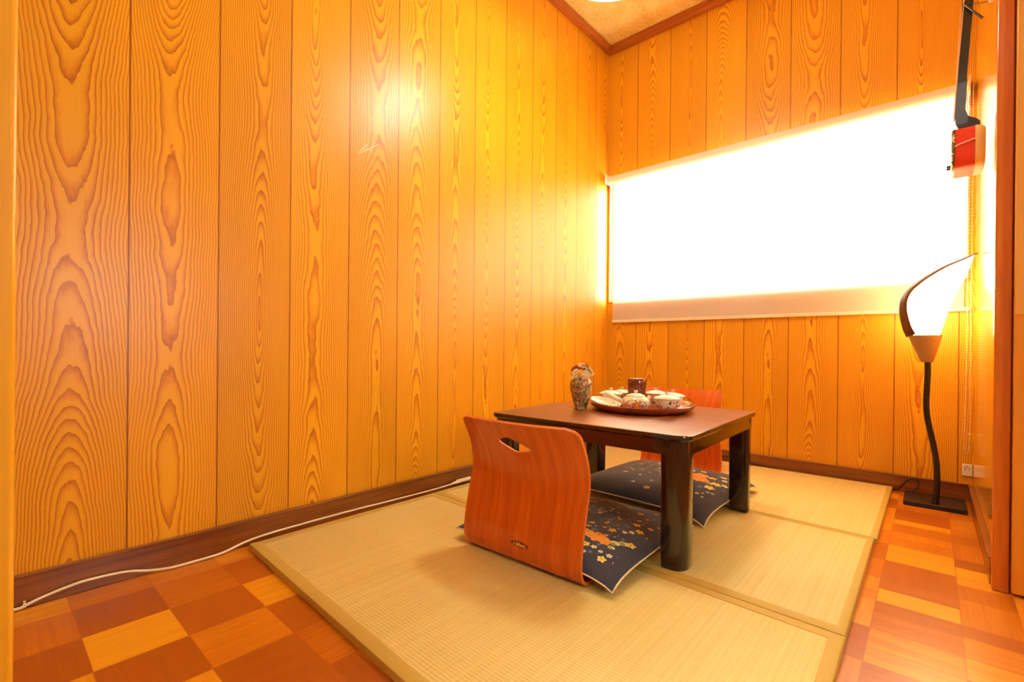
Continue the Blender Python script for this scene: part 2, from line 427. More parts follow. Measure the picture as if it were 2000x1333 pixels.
def tw(p, z): return (tc[0]+p[0]*math.cos(TTH)-p[1]*math.sin(TTH), tc[1]+p[0]*math.sin(TTH)+p[1]*math.cos(TTH), z)
b = MB(); H0 = TZ-.016
b.rings([[tw(p, z) for p in rrect(TW-2*i, TD-2*i, .042-i)] for i, z in ((.004,H0),(0,H0+.004),(0,TZ-.004),(.001,TZ-.0015),(.004,TZ-.0002))], 0, True, False)
b.rings([[tw(p, z) for p in rrect(TW-2*i, TD-2*i, .042-i)] for i, z in ((.004,TZ-.0002),(.0045,TZ))], 1, False, True)
b.build('tabletop', [M_lacq, M_ttop], table)
b = MB(); o_, i_ = TW/2-.012, TW/2-.034; oD, iD = TD/2-.012, TD/2-.034
outer = rrect(2*o_, 2*oD, .03); inner = rrect(2*i_, 2*iD, .01)
b.rings([[tw(p, H0-.040) for p in outer], [tw(p, H0) for p in outer]], 0, False, False)
b.rings([[tw(p, H0-.040) for p in inner], [tw(p, H0) for p in inner]], 0, False, False)
n_o = len(outer)
b.add([tw(p, H0-.040) for p in outer] + [tw(p, H0-.040) for p in inner], [(j, (j+1) % n_o, n_o+(j+1) % n_o, n_o+j) for j in range(n_o)])
b.build('apron', M_lacq, table)
for sx, sy in ((1,-1), (1,1), (-1,1), (-1,-1)):
    cx, cy = sx*(TW/2-.012-.034), sy*(TD/2-.012-.034); poly = []
    for px, py in rrect(.068, .068, .010, 5):
        poly.append((px, py))
    # big rounding on the outside corner
    poly = []
    def arc(x0, y0, R, a0, n): return [(x0+R*math.cos(a0+PI/2*k/n), y0+R*math.sin(a0+PI/2*k/n)) for k in range(n+1)]
    h = .034
    poly += arc(h-.040, h-.040, .040, 0, 10) + arc(-h+.008, h-.008, .008, PI/2, 4) + arc(-h+.008, -h+.008, .008, PI, 4) + arc(h-.008, -h+.008, .008, 1.5*PI, 4)
    rings = []
    for z, s in ((FZ+.0003, .90), (FZ+.004, .95), (FZ+.05, .96), (H0-.02, 1.0), (H0, 1.0)):
        rings.append([tw((cx+sx*(px*s + .034*(0)), cy+sy*py*s), z) for px, py in poly])
    MB().rings(rings).build('leg', M_lacq, table, angle=40)
table.children  # parts: tabletop, apron, four legs

# ------------------------------------------------------------------ legless chairs
def chair_mat():
    n = N('red_orange_plywood'); x, y, z = n.xyz()
    w1 = n.noise(n.comb(x*7.0, y*2.0, z*2.2), 1.0, 2.0)
    g = n.noise(n.comb(x*55.0 + w1*3.5, 0.0, z*3.5), 1.0, 4.0, .6); h = n.noise(n.comb(x*260.0, 0.0, z*12.0), 1.0, 2.0)
    t = ((g-.5)*1.1 + (h-.5)*.5 + .5).clamp()
    return n.set(color=n.ramp(t, [(0.0, (.44,.060,.004)), (.5, (.66,.105,.006)), (1.0, (.84,.19,.012))]), rough=.24, coat=.35, coatr=.1)
M_chair = chair_mat(); M_ply = grain_wood('plywood_edge', (.80,.24,.03), (.62,.12,.01), axis=0, rough=.4)
PROF = [(.370,.0225),(.25,.0225),(.12,.0222),(.045,.0222),(.020,.0235),(.004,.030),(-.005,.044),(-.009,.065),(-.006,.11),(.004,.16),(.014,.205),(.022,.245),(.021,.280),(.010,.320),(-.006,.355),(-.022,.385),(-.036,.408)]
def profile():
    return spline([(0, p[0], p[1]) for p in PROF], 4)
def chair_back(x, p, tq):
    z = p.z; k = max(0, min(1, (z-.16)/.20)); k = k*k*(3-2*k)
    y = p.y - k*.030*(1-(x/.2)**2) + k*.008
    return Vector((x, y, z + k*.0*(x/.2)**2))
def make_chair(loc, rz, label):
    t = thing('legless_chair', loc, label, 'chair', 'legless plywood chairs', rz)
    P = profile(); L = [0]
    for i in range(1, len(P)): L.append(L[-1] + (P[i]-P[i-1]).length)
    tot = L[-1]; nx = 28; R = .032; th = .0042; b = MB(); front = []; back = []
    for i, p in enumerate(P):
        d = tot - L[i]; d0 = L[i]
        e = .2
        if d < R: e = .2 - (R - math.sqrt(max(0, R*R-(R-d)**2)))
        if d0 < R: e = min(e, .2 - (R - math.sqrt(max(0, R*R-(R-d0)**2))))
        tg = (P[min(i+1, len(P)-1)] - P[max(i-1, 0)]).normalized(); nr = Vector((0, tg.z, -tg.y))
        ra, rb = [], []
        for j in range(nx+1):
            x = -e + 2*e*j/nx; q = chair_back(x, p, 0)
            ra.append(q + nr*th); rb.append(q - nr*th)
        front.append(ra); back.append(rb)
    m_ = nx+1; off = len(P)*m_
    vs = [v for r in front for v in r] + [v for r in back for v in r]; fs = []; mi = []
    for i in range(len(P)-1):
        for j in range(nx):
            a = i*m_+j
            fs.append((a, a+1, a+m_+1, a+m_)); mi.append(0)
            fs.append((off+a, off+a+m_, off+a+m_+1, off+a+1)); mi.append(0)
    for i in range(len(P)-1):
        for j in (0, nx):
            a = i*m_+j; fs.append((a, a+m_, off+a+m_, off+a)); mi.append(1)
    for i in (0, len(P)-1):
        for j in range(nx):
            a = i*m_+j; fs.append((a, a+1, off+a+1, off+a)); mi.append(1)
    b.add(vs, fs); b.m = mi
    o = b.build('shell', [M_chair, M_ply], t, origin=(0,0,0), angle=45)
    # hand hole: mountain-shaped slot cut through the back
    hole = [(-.058,.352),(-.040,.358),(-.024,.3635),(-.006,.362),(.018,.354),(.044,.343),(.054,.336),(.046,.331),(.026,.328),(.006,.3245),(-.006,.325),(-.022,.331),(-.042,.339),(-.055,.346)]
    c = MB(); c.prism(hole, lambda q: (q[0], -.12, q[1]), lambda q: (q[0], .12, q[1]), 0)
    cut = c.build('cutter', [M_ply], None)
    md = o.modifiers.new('hole', 'BOOLEAN'); md.operation = 'DIFFERENCE'; md.object = cut; md.solver = 'EXACT'; md.material_mode = 'TRANSFER'
    cut.location = t.location; cut.rotation_euler = t.rotation_euler
    bpy.context.view_layer.update()
    me = bpy.data.meshes.new_from_object(o.evaluated_get(bpy.context.evaluated_depsgraph_get()))
    o.modifiers.clear(); o.data = me; bpy.data.objects.remove(cut)
    return t
ch1 = make_chair((-.828, .972, FZ-.018+.0002), math.radians(1.6), 'orange-red bent plywood legless chair in front, its back to the camera')
ch2 = make_chair((-.925, 2.285, FZ-.018+.0002), PI, 'orange-red bent plywood legless chair behind the table, facing the camera')
# maker's badge on the front chair
b = MB(); bp = MB()
tx = bpy.data.curves.new('t', 'FONT'); tx.body = 'r bilbant'; tx.size = .0125; tx.extrude = .0002; tx.align_x = 'CENTER'; tx.offset = .00035
to = bpy.data.objects.new('t', tx); COL.objects.link(to); bpy.context.view_layer.update()
tm = bpy.data.meshes.new_from_object(to); bpy.data.objects.remove(to)
M_gold = simple('gold_lettering', (.95,.62,.18), .3, metal=.3)
bx, bz = .010, .078
ly = -.0134
vv = [(bx+v.co.x, ly-.0006-v.co.z, bz-.004+v.co.y) for v in tm.vertices]
b.add(vv, [tuple(p.vertices) for p in tm.polygons])
lab = MB(); lab.rings([[(bx+.030*math.cos(2*PI*k/28), ly+yy, bz+.0078*math.sin(2*PI*k/28)) for k in range(28)] for yy in (0, .0012)])
badge = lab.build('badge', simple('badge_ground', (.26,.035,.006), .35), ch1, origin=(0,0,0))
b.build('badge_lettering', M_gold, badge, origin=(0,0,0))

# ------------------------------------------------------------------ cushions
def cloth_mat():
    n = N('navy_cotton'); x, y, z = n.xyz()
    g = n.noise(n.comb(x*900.0, y*900.0, z*900.0), 1.0, 1.0); k = n.noise(n.comb(x*40.0, y*160.0, z*40.0), 1.0, 2.0)
    n.bump(g, .25, .0006)
    return n.set(color=n.ramp(((g-.5)*.8+(k-.5)*.7+.5).clamp(), [(0.0, (.012,.014,.030)), (1.0, (.045,.046,.075))]), rough=.8, sheen=.25)
M_navy = cloth_mat(); M_pipe = simple('cream_piping_cord', (.85,.70,.45), .6)
FC = dict(g=(.75,.55,.30), p=(.80,.40,.22), o=(.85,.42,.06), G=(.90,.52,.05), Y=(.95,.68,.12), c=(.90,.74,.38), w=(.82,.74,.62), b=(.15,.20,.28), R=(.90,.32,.04), L=(.35,.33,.06), k=(.25,.09,.02))
FM = {k: simple('printed_'+k, v, .7) for k, v in FC.items()}
FK = list(FM)
def cushion(center, W, D, rz, zb, thick, corner, label, flowers):
    """corner: drop of the edge mid-height at four corners SW SE NE NW"""
    t = thing('floor_cushion', (center[0], center[1], zb), label, 'cushion', 'navy flowered floor cushions', rz)
    def edgez(u, v):
        s, q = (u+1)/2, (v+1)/2
        pu, pv = abs(u)**6, abs(v)**6
        cz = corner[0]*(1-s)*(1-q) + corner[1]*s*(1-q) + corner[2]*s*q + corner[3]*(1-s)*q
        return thick*.42 - pu*pv*cz
    def outl(u, v):
        k = .018
        return (W/2*u*(1 - k*(1-v*v)), D/2*v*(1 - k*(1-u*u)))
    def hgt(u, v):
        a = max(0.0, 1-abs(u)**3.4); c = max(0.0, 1-abs(v)**3.4)
        return (a*c)**.5
    def top(u, v):
        x, y = outl(u, v); h = hgt(u, v)
        return Vector((x, y, edgez(u, v) + h*thick*.60 + .0025*h*math.sin(9*u+2)*math.cos(7*v)))
    def bot(u, v):
        x, y = outl(u, v); return Vector((x, y, max(.0005, edgez(u, v) - hgt(u, v)*thick*.42)))
    n = 36; b = MB()
    par = [math.sin(PI/2*(-1+2*i/n)) for i in range(n+1)]
    for fn in (top, bot):
        vs = [fn(u, v) for v in par for u in par]
        b.add(vs, [(j*(n+1)+i, j*(n+1)+i+1, (j+1)*(n+1)+i+1, (j+1)*(n+1)+i) for j in range(n) for i in range(n)], 0)
    def lift(x, y):
        return top(x/(W/2), y/(D/2)) + Vector((0, 0, .0009))
    def petal(x, y, r, ang, k):
        pts = []
        for i in range(8):
            a = 2*PI*i/8; lx = r*.5 + r*.5*math.cos(a); ly_ = r*.36*math.sin(a)
            pts.append((x + lx*math.cos(ang) - ly_*math.sin(ang), y + lx*math.sin(ang) + ly_*math.cos(ang)))
        b.add([lift(*p) for p in pts], [tuple(range(8))], 1+FK.index(k))
    def blob(x, y, r, k, e=.0003):
        b.add([lift(x + r*math.cos(2*PI*i/7), y + r*math.sin(2*PI*i/7)) + Vector((0,0,e)) for i in range(7)], [tuple(range(7))], 1+FK.index(k))
    for (wx, wy, r, k) in flowers:
        if k in 'R':
            for q in range(7): petal(wx, wy, r*(1+.2*random.random()), q*2*PI/7+.2, 'R')
            for q in range(26):
                a = random.random()*6.28; rr_ = r*math.sqrt(random.random())*.85; blob(wx+rr_*math.cos(a), wy+rr_*math.sin(a), .0016, random.choice('koG'))
        elif k == 'L':
            petal(wx, wy, r, random.choice((-1.1, -.2)), 'c')
            b_ = r*.86; petal(wx+.001, wy, b_, -.65, 'L')
        elif r < .0035: blob(wx, wy, r, k)
        else:
            a0 = random.random()*6
            for q in range(5): petal(wx, wy, r*1.05, a0+q*2*PI/5, k)
            blob(wx, wy, r*.22, 'L' if k in 'GYoc' else 'o')
    b.build('cushion_cover', [M_navy] + [FM[k] for k in FK], t, origin=(0,0,0), angle=70)
    ed = []
    N_ = 24
    for k in range(N_): ed.append((-1+2*k/N_, -1))
    for k in range(N_): ed.append((1, -1+2*k/N_))
    for k in range(N_): ed.append((1-2*k/N_, 1))
    for k in range(N_): ed.append((-1, 1-2*k/N_))
    ed.append((-1, -1))
    pts = [Vector((outl(u, v)[0]*1.004, outl(u, v)[1]*1.004, edgez(u, v))) for u, v in ed]
    MB().tube(pts, .0023, 6).build('piping', M_pipe, t, origin=(0,0,0), angle=80)
    return t
W1 = [(-0.857,1.378,.0081,'g'),(-.729,1.412,.0078,'p'),(-.751,1.377,.0061,'p'),(-.676,1.383,.0102,'o'),(-.643,1.423,.007,'p'),(-.76,1.309,.0069,'o'),(-.711,1.233,.0085,'o'),(-.696,1.286,.0072,'o'),(-.65,1.322,.0082,'o'),(-.64,1.355,.0067,'p'),(-.638,1.283,.012,'G'),(-.601,1.296,.0089,'p'),(-.612,1.249,.0126,'G'),(-.669,1.193,.0125,'G'),(-.736,1.171,.0103,'G'),(-.696,1.196,.0063,'o'),(-.637,1.207,.0081,'c'),(-.624,1.224,.0086,'c'),(-.592,1.156,.0149,'Y'),(-.613,1.037,.0127,'Y'),(-.605,1.063,.009,'w'),(-.631,1.063,.0074,'w'),(-.682,1.069,.0135,'Y'),(-.656,1.071,.0093,'c'),(-.665,1.035,.007,'w'),(-.65,1.043,.0065,'b'),(-.588,1.076,.0026,'b'),(-.585,1.046,.0021,'w'),(-.584,1.236,.0028,'c'),(-.591,1.327,.003,'w'),(-.718,1.264,.0077,'b'),(-.674,1.236,.0069,'b'),(-.713,1.162,.0082,'b'),(-.621,1.167,.0079,'b'),(-.648,1.248,.0069,'b'),(-.736,1.242,.0061,'b'),(-.821,1.341,.0022,'c'),(-.793,1.337,.0027,'p'),(-.724,1.327,.0027,'c'),(-.675,1.304,.0026,'w'),(-.687,1.233,.0025,'o'),(-.72,1.185,.0044,'c'),(-.631,1.326,.0061,'b'),(-.672,1.335,.0026,'w'),(-.629,1.375,.0042,'b'),(-.753,1.198,.005,'p'),(-.654,1.091,.0067,'b'),(-.77,1.325,.0059,'b'),(-.726,1.295,.0052,'b'),(-.784,1.281,.0058,'b'),(-.775,1.431,.004,'b'),(-.8,1.414,.0029,'b'),
 (-.678,1.128,.028,'R'),(-.715,1.125,.022,'R'),(-.650,1.118,.017,'R'),(-.640,1.135,.030,'L'),(-.622,1.150,.028,'L'),(-.632,1.105,.022,'L')]
for i in range(34): W1.append((-.62-.16*random.random(), 1.12+.24*random.random(), random.choice((.002,.0028,.005,.006)), random.choice('bbbbwc')))
for i in range(46):   # scattered sprigs behind the chair back
    a = random.random(); W1.append((-.72-.24*a+random.gauss(0,.012), 1.16+.26*random.random(), random.choice((.003,.005,.007,.009)), random.choice('bbbwcog')))
c1 = (-.8225, 1.2375); A1 = math.radians(.6)
def loc2(fl, c, A, W=None):
    out = []
    for (x, y, r, k) in fl:
        dx, dy = x-c[0], y-c[1]; out.append((dx*math.cos(A)+dy*math.sin(A), -dx*math.sin(A)+dy*math.cos(A), r, k))
    return out
cushion(c1, .535, .515, A1, FZ+.0095, .062, (.004, .020, .006, .006), 'navy floor cushion with gold flowers and cream piping, under the front legless chair', loc2(W1, c1, A1))
W2 = [(-.688,1.930,.034,'R'),(-.668,1.872,.030,'R'),(-.72,1.90,.028,'R'),(-.643,1.935,.018,'G'),(-.607,1.873,.018,'Y'),(-.612,1.812,.020,'Y'),(-.640,1.86,.028,'L'),(-.617,1.994,.013,'Y'),(-.583,1.896,.013,'c'),(-.625,1.718,.009,'w'),(-.942,1.774,.012,'c'),(-.791,1.654,.013,'Y'),(-.807,1.731,.009,'w'),(-.86,1.681,.009,'w'),(-.858,1.92,.009,'c'),(-.96,1.952,.011,'o'),(-.877,1.773,.008,'w'),(-.69,1.82,.014,'b'),(-.64,1.79,.012,'b'),(-.60,1.95,.012,'w'),(-.63,2.0,.012,'b'),(-.70,2.0,.014,'G'),(-.74,1.98,.014,'c'),(-.60,1.76,.008,'w'),(-.585,1.765,.007,'w'),(-.61,1.735,.006,'w'),(-.72,1.78,.010,'w'),(-.57,1.85,.008,'b'),(-.60,1.70,.006,'w')]
for i in range(90):
    x = -.76-.24*random.random(); y = 1.80+.24*random.random()+(x+.76)*-.15; W2.append((x, y, random.choice((.003,.005,.006,.008)), random.choice('bbbbwwcgp')))
c2 = (-.818, 1.872); A2 = math.radians(-2.0)
cushion(c2, .548, .565, A2, FZ+.0006, .078, (.004, .030, .020, .006), 'navy floor cushion with orange and white flowers, under the table towards the window', loc2(W2, c2, A2))

# ------------------------------------------------------------------ tray and tea things
TT = TZ
M_tray = grain_wood('red_brown_lacquer', (.42,.075,.020), (.24,.035,.010), axis=0, rough=.18, coat=.5, coatr=.08)
trc = (-.805, 1.635)
b = MB()
b.lathe([(.150,.0),(.165,.004),(.182,.014),(.190,.024),(.1905,.0268),(.188,.0285),(.1845,.0275),(.176,.017),(.162,.0085),(.150,.0072),(.0,.007)], (trc[0], trc[1], TT+.0003), 72, cap1=False)
tag(b.build('serving_tray', M_tray, None, origin=(trc[0], trc[1], TT), angle=50), 'round red-brown lacquer tray holding the tea set on the low table', 'tray')
ZT = TT+.0074

def ware(name, leafy=False):
    n = N(name); x, y, z = n.xyz()
    wx = n.noise(n.comb(x, y, z), 130.0, 2.0) - .5
    p = n.comb(x + wx*.012, y - wx*.012, z + wx*.010)
    v = n.voro(p, 130.0 if not leafy else 85.0); vr = V(n, v.outputs['Distance']); vc = v.outputs['Color']
    sp = n.node('ShaderNodeSeparateColor'); n.t.links.new(vc, sp.inputs[0]); hue = V(n, sp.outputs[0]); pick = V(n, sp.outputs[1])
    area_ = n.noise(n.comb(x, y, z), 26.0, 1.0)
    base = (.92,.82,.60)
    if leafy:
        col = n.ramp(hue, [(0.0, (.05,.16,.08)), (.40, (.12,.28,.18)), (.72, (.42,.30,.34)), (.88, (.80,.38,.12))], 'CONSTANT')
        mask = vr.lt(.33) * area_.gt(.47) * pick.gt(.15)
    else:
        col = n.ramp(hue, [(0.0, (.05,.07,.04)), (.26, (.62,.22,.20)), (.46, (.80,.28,.04)), (.58, (.85,.62,.12)), (.68, (.34,.14,.18)), (.84, (.14,.22,.08))], 'CONSTANT')
        band = z.gt(.010) * z.lt(.044)
        mask = vr.lt(.50) * area_.gt(.42) * band * pick.gt(.12)
    rim = z.gt(.0455)*z.lt(.0475) if not leafy else mask*0.0
    c0 = n.mix(mask, base, col)
    return n.set(color=n.mix(rim*.7, c0, (.70,.42,.10)), rough=.12, coat=.5, coatr=.05)
M_ware = ware('painted_porcelain'); M_lid = ware('leaf_painted_porcelain', True); M_cream = simple('cream_glaze', (.92,.80,.58), .12, coat=.5)
def lid_bowl(x, y, s, label, first=None, rz=0.0):
    if first:
        r = first.copy(); COL.objects.link(r); r.location = (x, y, ZT); r.rotation_euler = (0,0,rz); r.scale = (s/.043,)*3; r['label'] = label
        for c in first.children:
            d = c.copy(); COL.objects.link(d); d.parent = r
            for g in c.children: e = g.copy(); COL.objects.link(e); e.parent = d
        return r
    t = thing('lidded_teacup', (x, y, ZT), label, 'teacup', 'lidded teacups on the tray', rz)
    R = .043
    MB().lathe([(.0,.0),(.019,.0),(.020,.004),(.018,.006),(.026,.012),(.036,.026),(.040,.041),(.0405,.0475),(.0385,.0475),(.037,.040),(.030,.022),(.0,.012)], (x, y, ZT), 36, cap0=False, cap1=False).build('bowl', M_ware, t, angle=60)
    l = MB().lathe([(.0,.046),(.040,.0468),(.0455,.0488),(.0458,.0500),(.044,.0512),(.034,.0560),(.020,.0600),(.009,.0620),(.0,.0622)], (x, y, ZT), 36, cap0=False, cap1=False).build('lid', M_lid, t, angle=60)
    MB().lathe([(.0055,.0610),(.0050,.0655),(.0070,.0700),(.0072,.0712),(.0,.0718)], (x, y, ZT), 20, cap1=False).build('knob', M_cream, l, angle=60)
    return t
k1 = lid_bowl(-.912, 1.599, .043, 'lidded floral teacup at the left side of the tray, leaf-painted lid')
lid_bowl(-.925, 1.709, .040, 'lidded floral teacup half hidden behind the left side of the tea canister', k1, 1.1)
lid_bowl(-.803, 1.757, .041, 'lidded floral teacup just right of the dark tea canister', k1, 2.3)
lid_bowl(-.705, 1.682, .043, 'lidded floral teacup at the far right edge of the tray', k1, 3.4)
lid_bowl(-.676, 1.567, .044, 'lidded floral teacup at the front right of the tray, beside the teapot', k1, 4.4)
# teapot
px_, py_ = -.776, 1.533
pot = thing('teapot', (px_, py_, ZT), 'cream teapot with painted orange flower and side handle at the front of the tray', 'teapot')
MB().lathe([(.0,.0),(.030,.0),(.032,.003),(.044,.012),(.0515,.026),(.051,.036),(.043,.047),(.032,.053),(.030,.054),(.028,.052),(.0,.050)], (px_, py_, ZT), 40, cap0=False, cap1=False).build('pot_body', M_ware, pot, angle=60)
l = MB().lathe([(.0,.052),(.031,.0535),(.0325,.0550),(.030,.0575),(.016,.0625),(.0,.0635)], (px_, py_, ZT), 32, cap0=False, cap1=False).build('lid', M_lid, pot, angle=60)
MB().lathe([(.006,.0625),(.0052,.066),(.0075,.0705),(.006,.074),(.0,.0745)], (px_, py_, ZT), 20, cap1=False).build('knob', M_cream, l, angle=60)
hp = spline([(px_-.040, py_-.014, ZT+.032), (px_-.062, py_-.022, ZT+.040), (px_-.084, py_-.030, ZT+.0495), (px_-.104, py_-.037, ZT+.060)], 4)
hd = MB().tube(hp, [.0075+.0035*i/(len(hp)-1) for i in range(len(hp))], 14).build('handle', M_cream, pot, angle=60)
sp_ = spline([(px_+.012, py_-.045, ZT+.026), (px_+.016, py_-.060, ZT+.036), (px_+.019, py_-.070, ZT+.049)], 4)
# spout points to the back right side
sp_ = spline([(px_+.010, py_+.044, ZT+.028), (px_+.016, py_+.060, ZT+.038), (px_+.022, py_+.068, ZT+.050)], 4)
MB().tube(sp_, [.011, .011, .010, .010, .009, .008, .0075, .007, .0065], 12).build('spout', M_cream, pot, angle=60)
# big painted flower as raised enamel on the pot body
fb = MB(); fdir = Vector((.43, -.90, 0)).normalized(); fr = Vector((-fdir.y, fdir.x, 0))
def potpt(a, h):   # a horizontal offset metres, h height
    rad = .0515 - abs(h-.029)**1.6*4.5
    ang = a/.051; d = fdir*math.cos(ang) + fr*math.sin(ang)
    return Vector((px_, py_, ZT+h)) + d*(rad+.0012)
def pflower(a, h, r, mi, npet=8):
    for q in range(npet):
        an = 2*PI*q/npet; pts = []
        for i in range(8):
            c_ = 2*PI*i/8; lx = r*.5+r*.5*math.cos(c_); ly_ = r*.36*math.sin(c_)
            pts.append(potpt(a+lx*math.cos(an)-ly_*math.sin(an), h+lx*math.sin(an)+ly_*math.cos(an)))
        fb.add(pts, [tuple(range(8))], mi)
    fb.add([p + fdir*.0004 for p in [potpt(a+r*.28*math.cos(2*PI*i/8), h+r*.28*math.sin(2*PI*i/8)) for i in range(8)]], [tuple(range(8))], 1)
pflower(.006, .026, .0125, 0); pflower(-.018, .022, .007, 2, 5); pflower(-.030, .032, .006, 2, 5); pflower(.024, .020, .007, 3, 5); pflower(-.010, .038, .005, 1, 5); pflower(-.006, .014, .006, 4, 5); pflower(.018, .036, .005, 4, 5)
fb.build('painted_flower', [simple('enamel_orange', (.85,.20,.02), .25), simple('enamel_yellow', (.95,.66,.12), .25), simple('enamel_pink', (.75,.34,.30), .25), simple('enamel_purple', (.35,.12,.16), .25), simple('enamel_green', (.08,.16,.05), .25)], pot, angle=70)
# tea canister wrapped in cherry bark
def bark():
    n = N('cherry_bark'); x, y, z = n.xyz()
    a = n.math('ARCTAN2', y, x)
    g = n.noise(n.comb(a*2.2, z*190.0, 0.0), 1.0, 2.0); h = n.noise(n.comb(a*1.2, z*40.0, 4.0), 1.0, 2.0)
    t = ((g-.56)*5.0).clamp()*h.gt(.47)
    return n.set(color=n.mix(t, n.mix(h, (.10,.012,.008), (.22,.035,.02)), (.52,.20,.10)), rough=.2, coat=.5, coatr=.08)
cn = thing('tea_canister', (-.838, 1.665, ZT), 'dark red cherry-bark tea canister standing at the middle of the tray', 'canister')
MB().lathe([(.0,.0),(.0335,.0),(.0345,.001),(.0345,.083),(.0,.083)], (-.838,1.665,ZT), 40, cap0=False, cap1=False).build('canister_body', bark(), cn, angle=40)
MB().lathe([(.0,.0834),(.0350,.0834),(.0352,.0845),(.0352,.1035),(.0340,.1055),(.0300,.1045),(.0,.104)], (-.838,1.665,ZT), 40, cap0=False, cap1=False).build('canister_lid', bark(), cn, angle=40)
# leaf painted dish leaning on the tray rim
dx_, dy_ = -.886, 1.513
dm = Matrix.Rotation(math.radians(13), 3, Vector((.3, .9, 0)).normalized())
b = MB(); ringsd = []
for r, z in ((.0,.0),(.022,.0),(.036,.003),(.052,.0085),(.058,.012),(.0582,.0135),(.056,.0140),(.050,.0105),(.034,.0055),(.0,.004)):
    ring = []
    for k in range(48):
        a = 2*PI*k/48; q = r*(1+.035*math.cos(8*a)*(r/.058)**3)
        ring.append(dm @ Vector((q*math.cos(a), q*math.sin(a)*.80, z)) + Vector((dx_, dy_, ZT+.0155)))
    ringsd.append(ring)
b.rings(ringsd, 0, False, False)
tag(b.build('small_dish', M_lid, None, origin=(dx_, dy_, ZT), angle=60), 'white dish with green leaf pattern tilted against the left rim of the tray', 'dish')

# ------------------------------------------------------------------ vase with flowers
vx, vy = -.976, 1.490
def stone():
    n = N('mottled_brown_glass'); x, y, z = n.xyz(); p = n.comb(x, y, z)
    a = n.noise(p, 120.0, 4.0, .75, .3); c = n.noise(p, 60.0, 3.0, .6, .3)
    t = (a*.75 + c*.35 - .05).clamp()
    return n.set(color=n.ramp(t, [(.34, (.06,.030,.012)), (.46, (.26,.14,.055)), (.56, (.52,.34,.16)), (.70, (.80,.64,.40))]), rough=.12, coat=.6, coatr=.04)
vs_ = MB().lathe([(.0,.0),(.021,.0),(.0225,.002),(.0222,.008),(.025,.018),(.0335,.045),(.0405,.075),(.0425,.092),(.0410,.104),(.0340,.113),(.0285,.1155),(.027,.1175),(.0285,.120),(.0265,.1205),(.024,.115),(.030,.105),(.0,.1)], (vx, vy, TT+.0003), 40, cap0=False, cap1=False).build('vase', stone(), None, origin=(vx, vy, TT), angle=60)
tag(vs_, 'small mottled brown glass vase on the left of the table, beside the tray', 'vase')
fl = thing('flower_bouquet', (vx, vy, TT+.104), 'small bunch of cream, orange and pink artificial flowers in the vase', 'flowers')
PM = [simple('petal_cream', (.97,.86,.52), .7), simple('petal_orange', (.92,.46,.08), .7), simple('petal_pink', (.82,.25,.15), .7), simple('petal_peach', (.92,.60,.32), .7)]
M_leaf = simple('bouquet_leaf', (.12,.16,.05), .7)
cen = [((-.028,.000,.030),2),((-.012,-.018,.034),0),((.010,-.020,.032),1),((.028,-.004,.030),0),((-.014,.006,.052),2),((.008,-.004,.058),3),((.024,.010,.046),0),((-.002,.022,.044),1),((-.034,.010,.042),2),((.034,.012,.034),3),((-.004,-.026,.024),0),((.016,.014,.060),1),((.022,-.018,.022),3)]
for (ox, oy, oz), mi in cen:
    b = MB(); C_ = Vector((vx+ox, vy+oy, TT+.104+oz)); axis = Vector((ox*1.3, oy*1.3, .03)).normalized()
    rot = axis.to_track_quat('Z', 'Y').to_matrix()
    for lay, (npt, tilt, L_) in enumerate(((9, 1.35, .0185), (9, .95, .0165), (7, .50, .013))):
        for q in range(npt):
            an = 2*PI*q/npt + lay*.4 + random.random()*.3; wd = L_*.42; rows = []
            for s in (0, .35, .7, 1.0):
                ti = tilt + .35*s
                rad = L_*s*math.sin(ti); hh = L_*s*math.cos(ti)
                wdt = wd*(.35+1.1*s)*(1 if s < 1 else .55)
                ctr = Vector((rad*math.cos(an), rad*math.sin(an), hh)); tn = Vector((-math.sin(an), math.cos(an), 0))
                rows.append([C_ + rot @ (ctr + tn*wdt*kk + Vector((0,0,.0012*abs(kk)))) for kk in (-.5, 0, .5)])
            b.rings(rows, 0, False, False, closed=False)
    b.ball(C_ + axis*.002, .0055, seg=8, rg=5)
    o = b.build('blossom', PM[mi], fl, angle=80)
    sm = MB().tube([C_, C_ + Vector((-ox*.6, -oy*.6, -.02)), Vector((vx+ox*.1, vy+oy*.1, TT+.106))], .0012, 5).build('stem', M_leaf, o)
for k in range(7):
    a = k*.9; b = MB(); d = Vector((math.cos(a), math.sin(a), .2)); s = Vector((-math.sin(a), math.cos(a), 0)); B0 = Vector((vx, vy, TT+.118))
    b.rings([[B0+d*.012-s*.001, B0+d*.012+s*.001], [B0+d*.026-s*.006+Vector((0,0,.004)), B0+d*.026+s*.006+Vector((0,0,.004))], [B0+d*.038-s*.0005, B0+d*.038+s*.0005]], 0, False, False, closed=False)
    b.build('leaf', M_leaf, fl, angle=80)

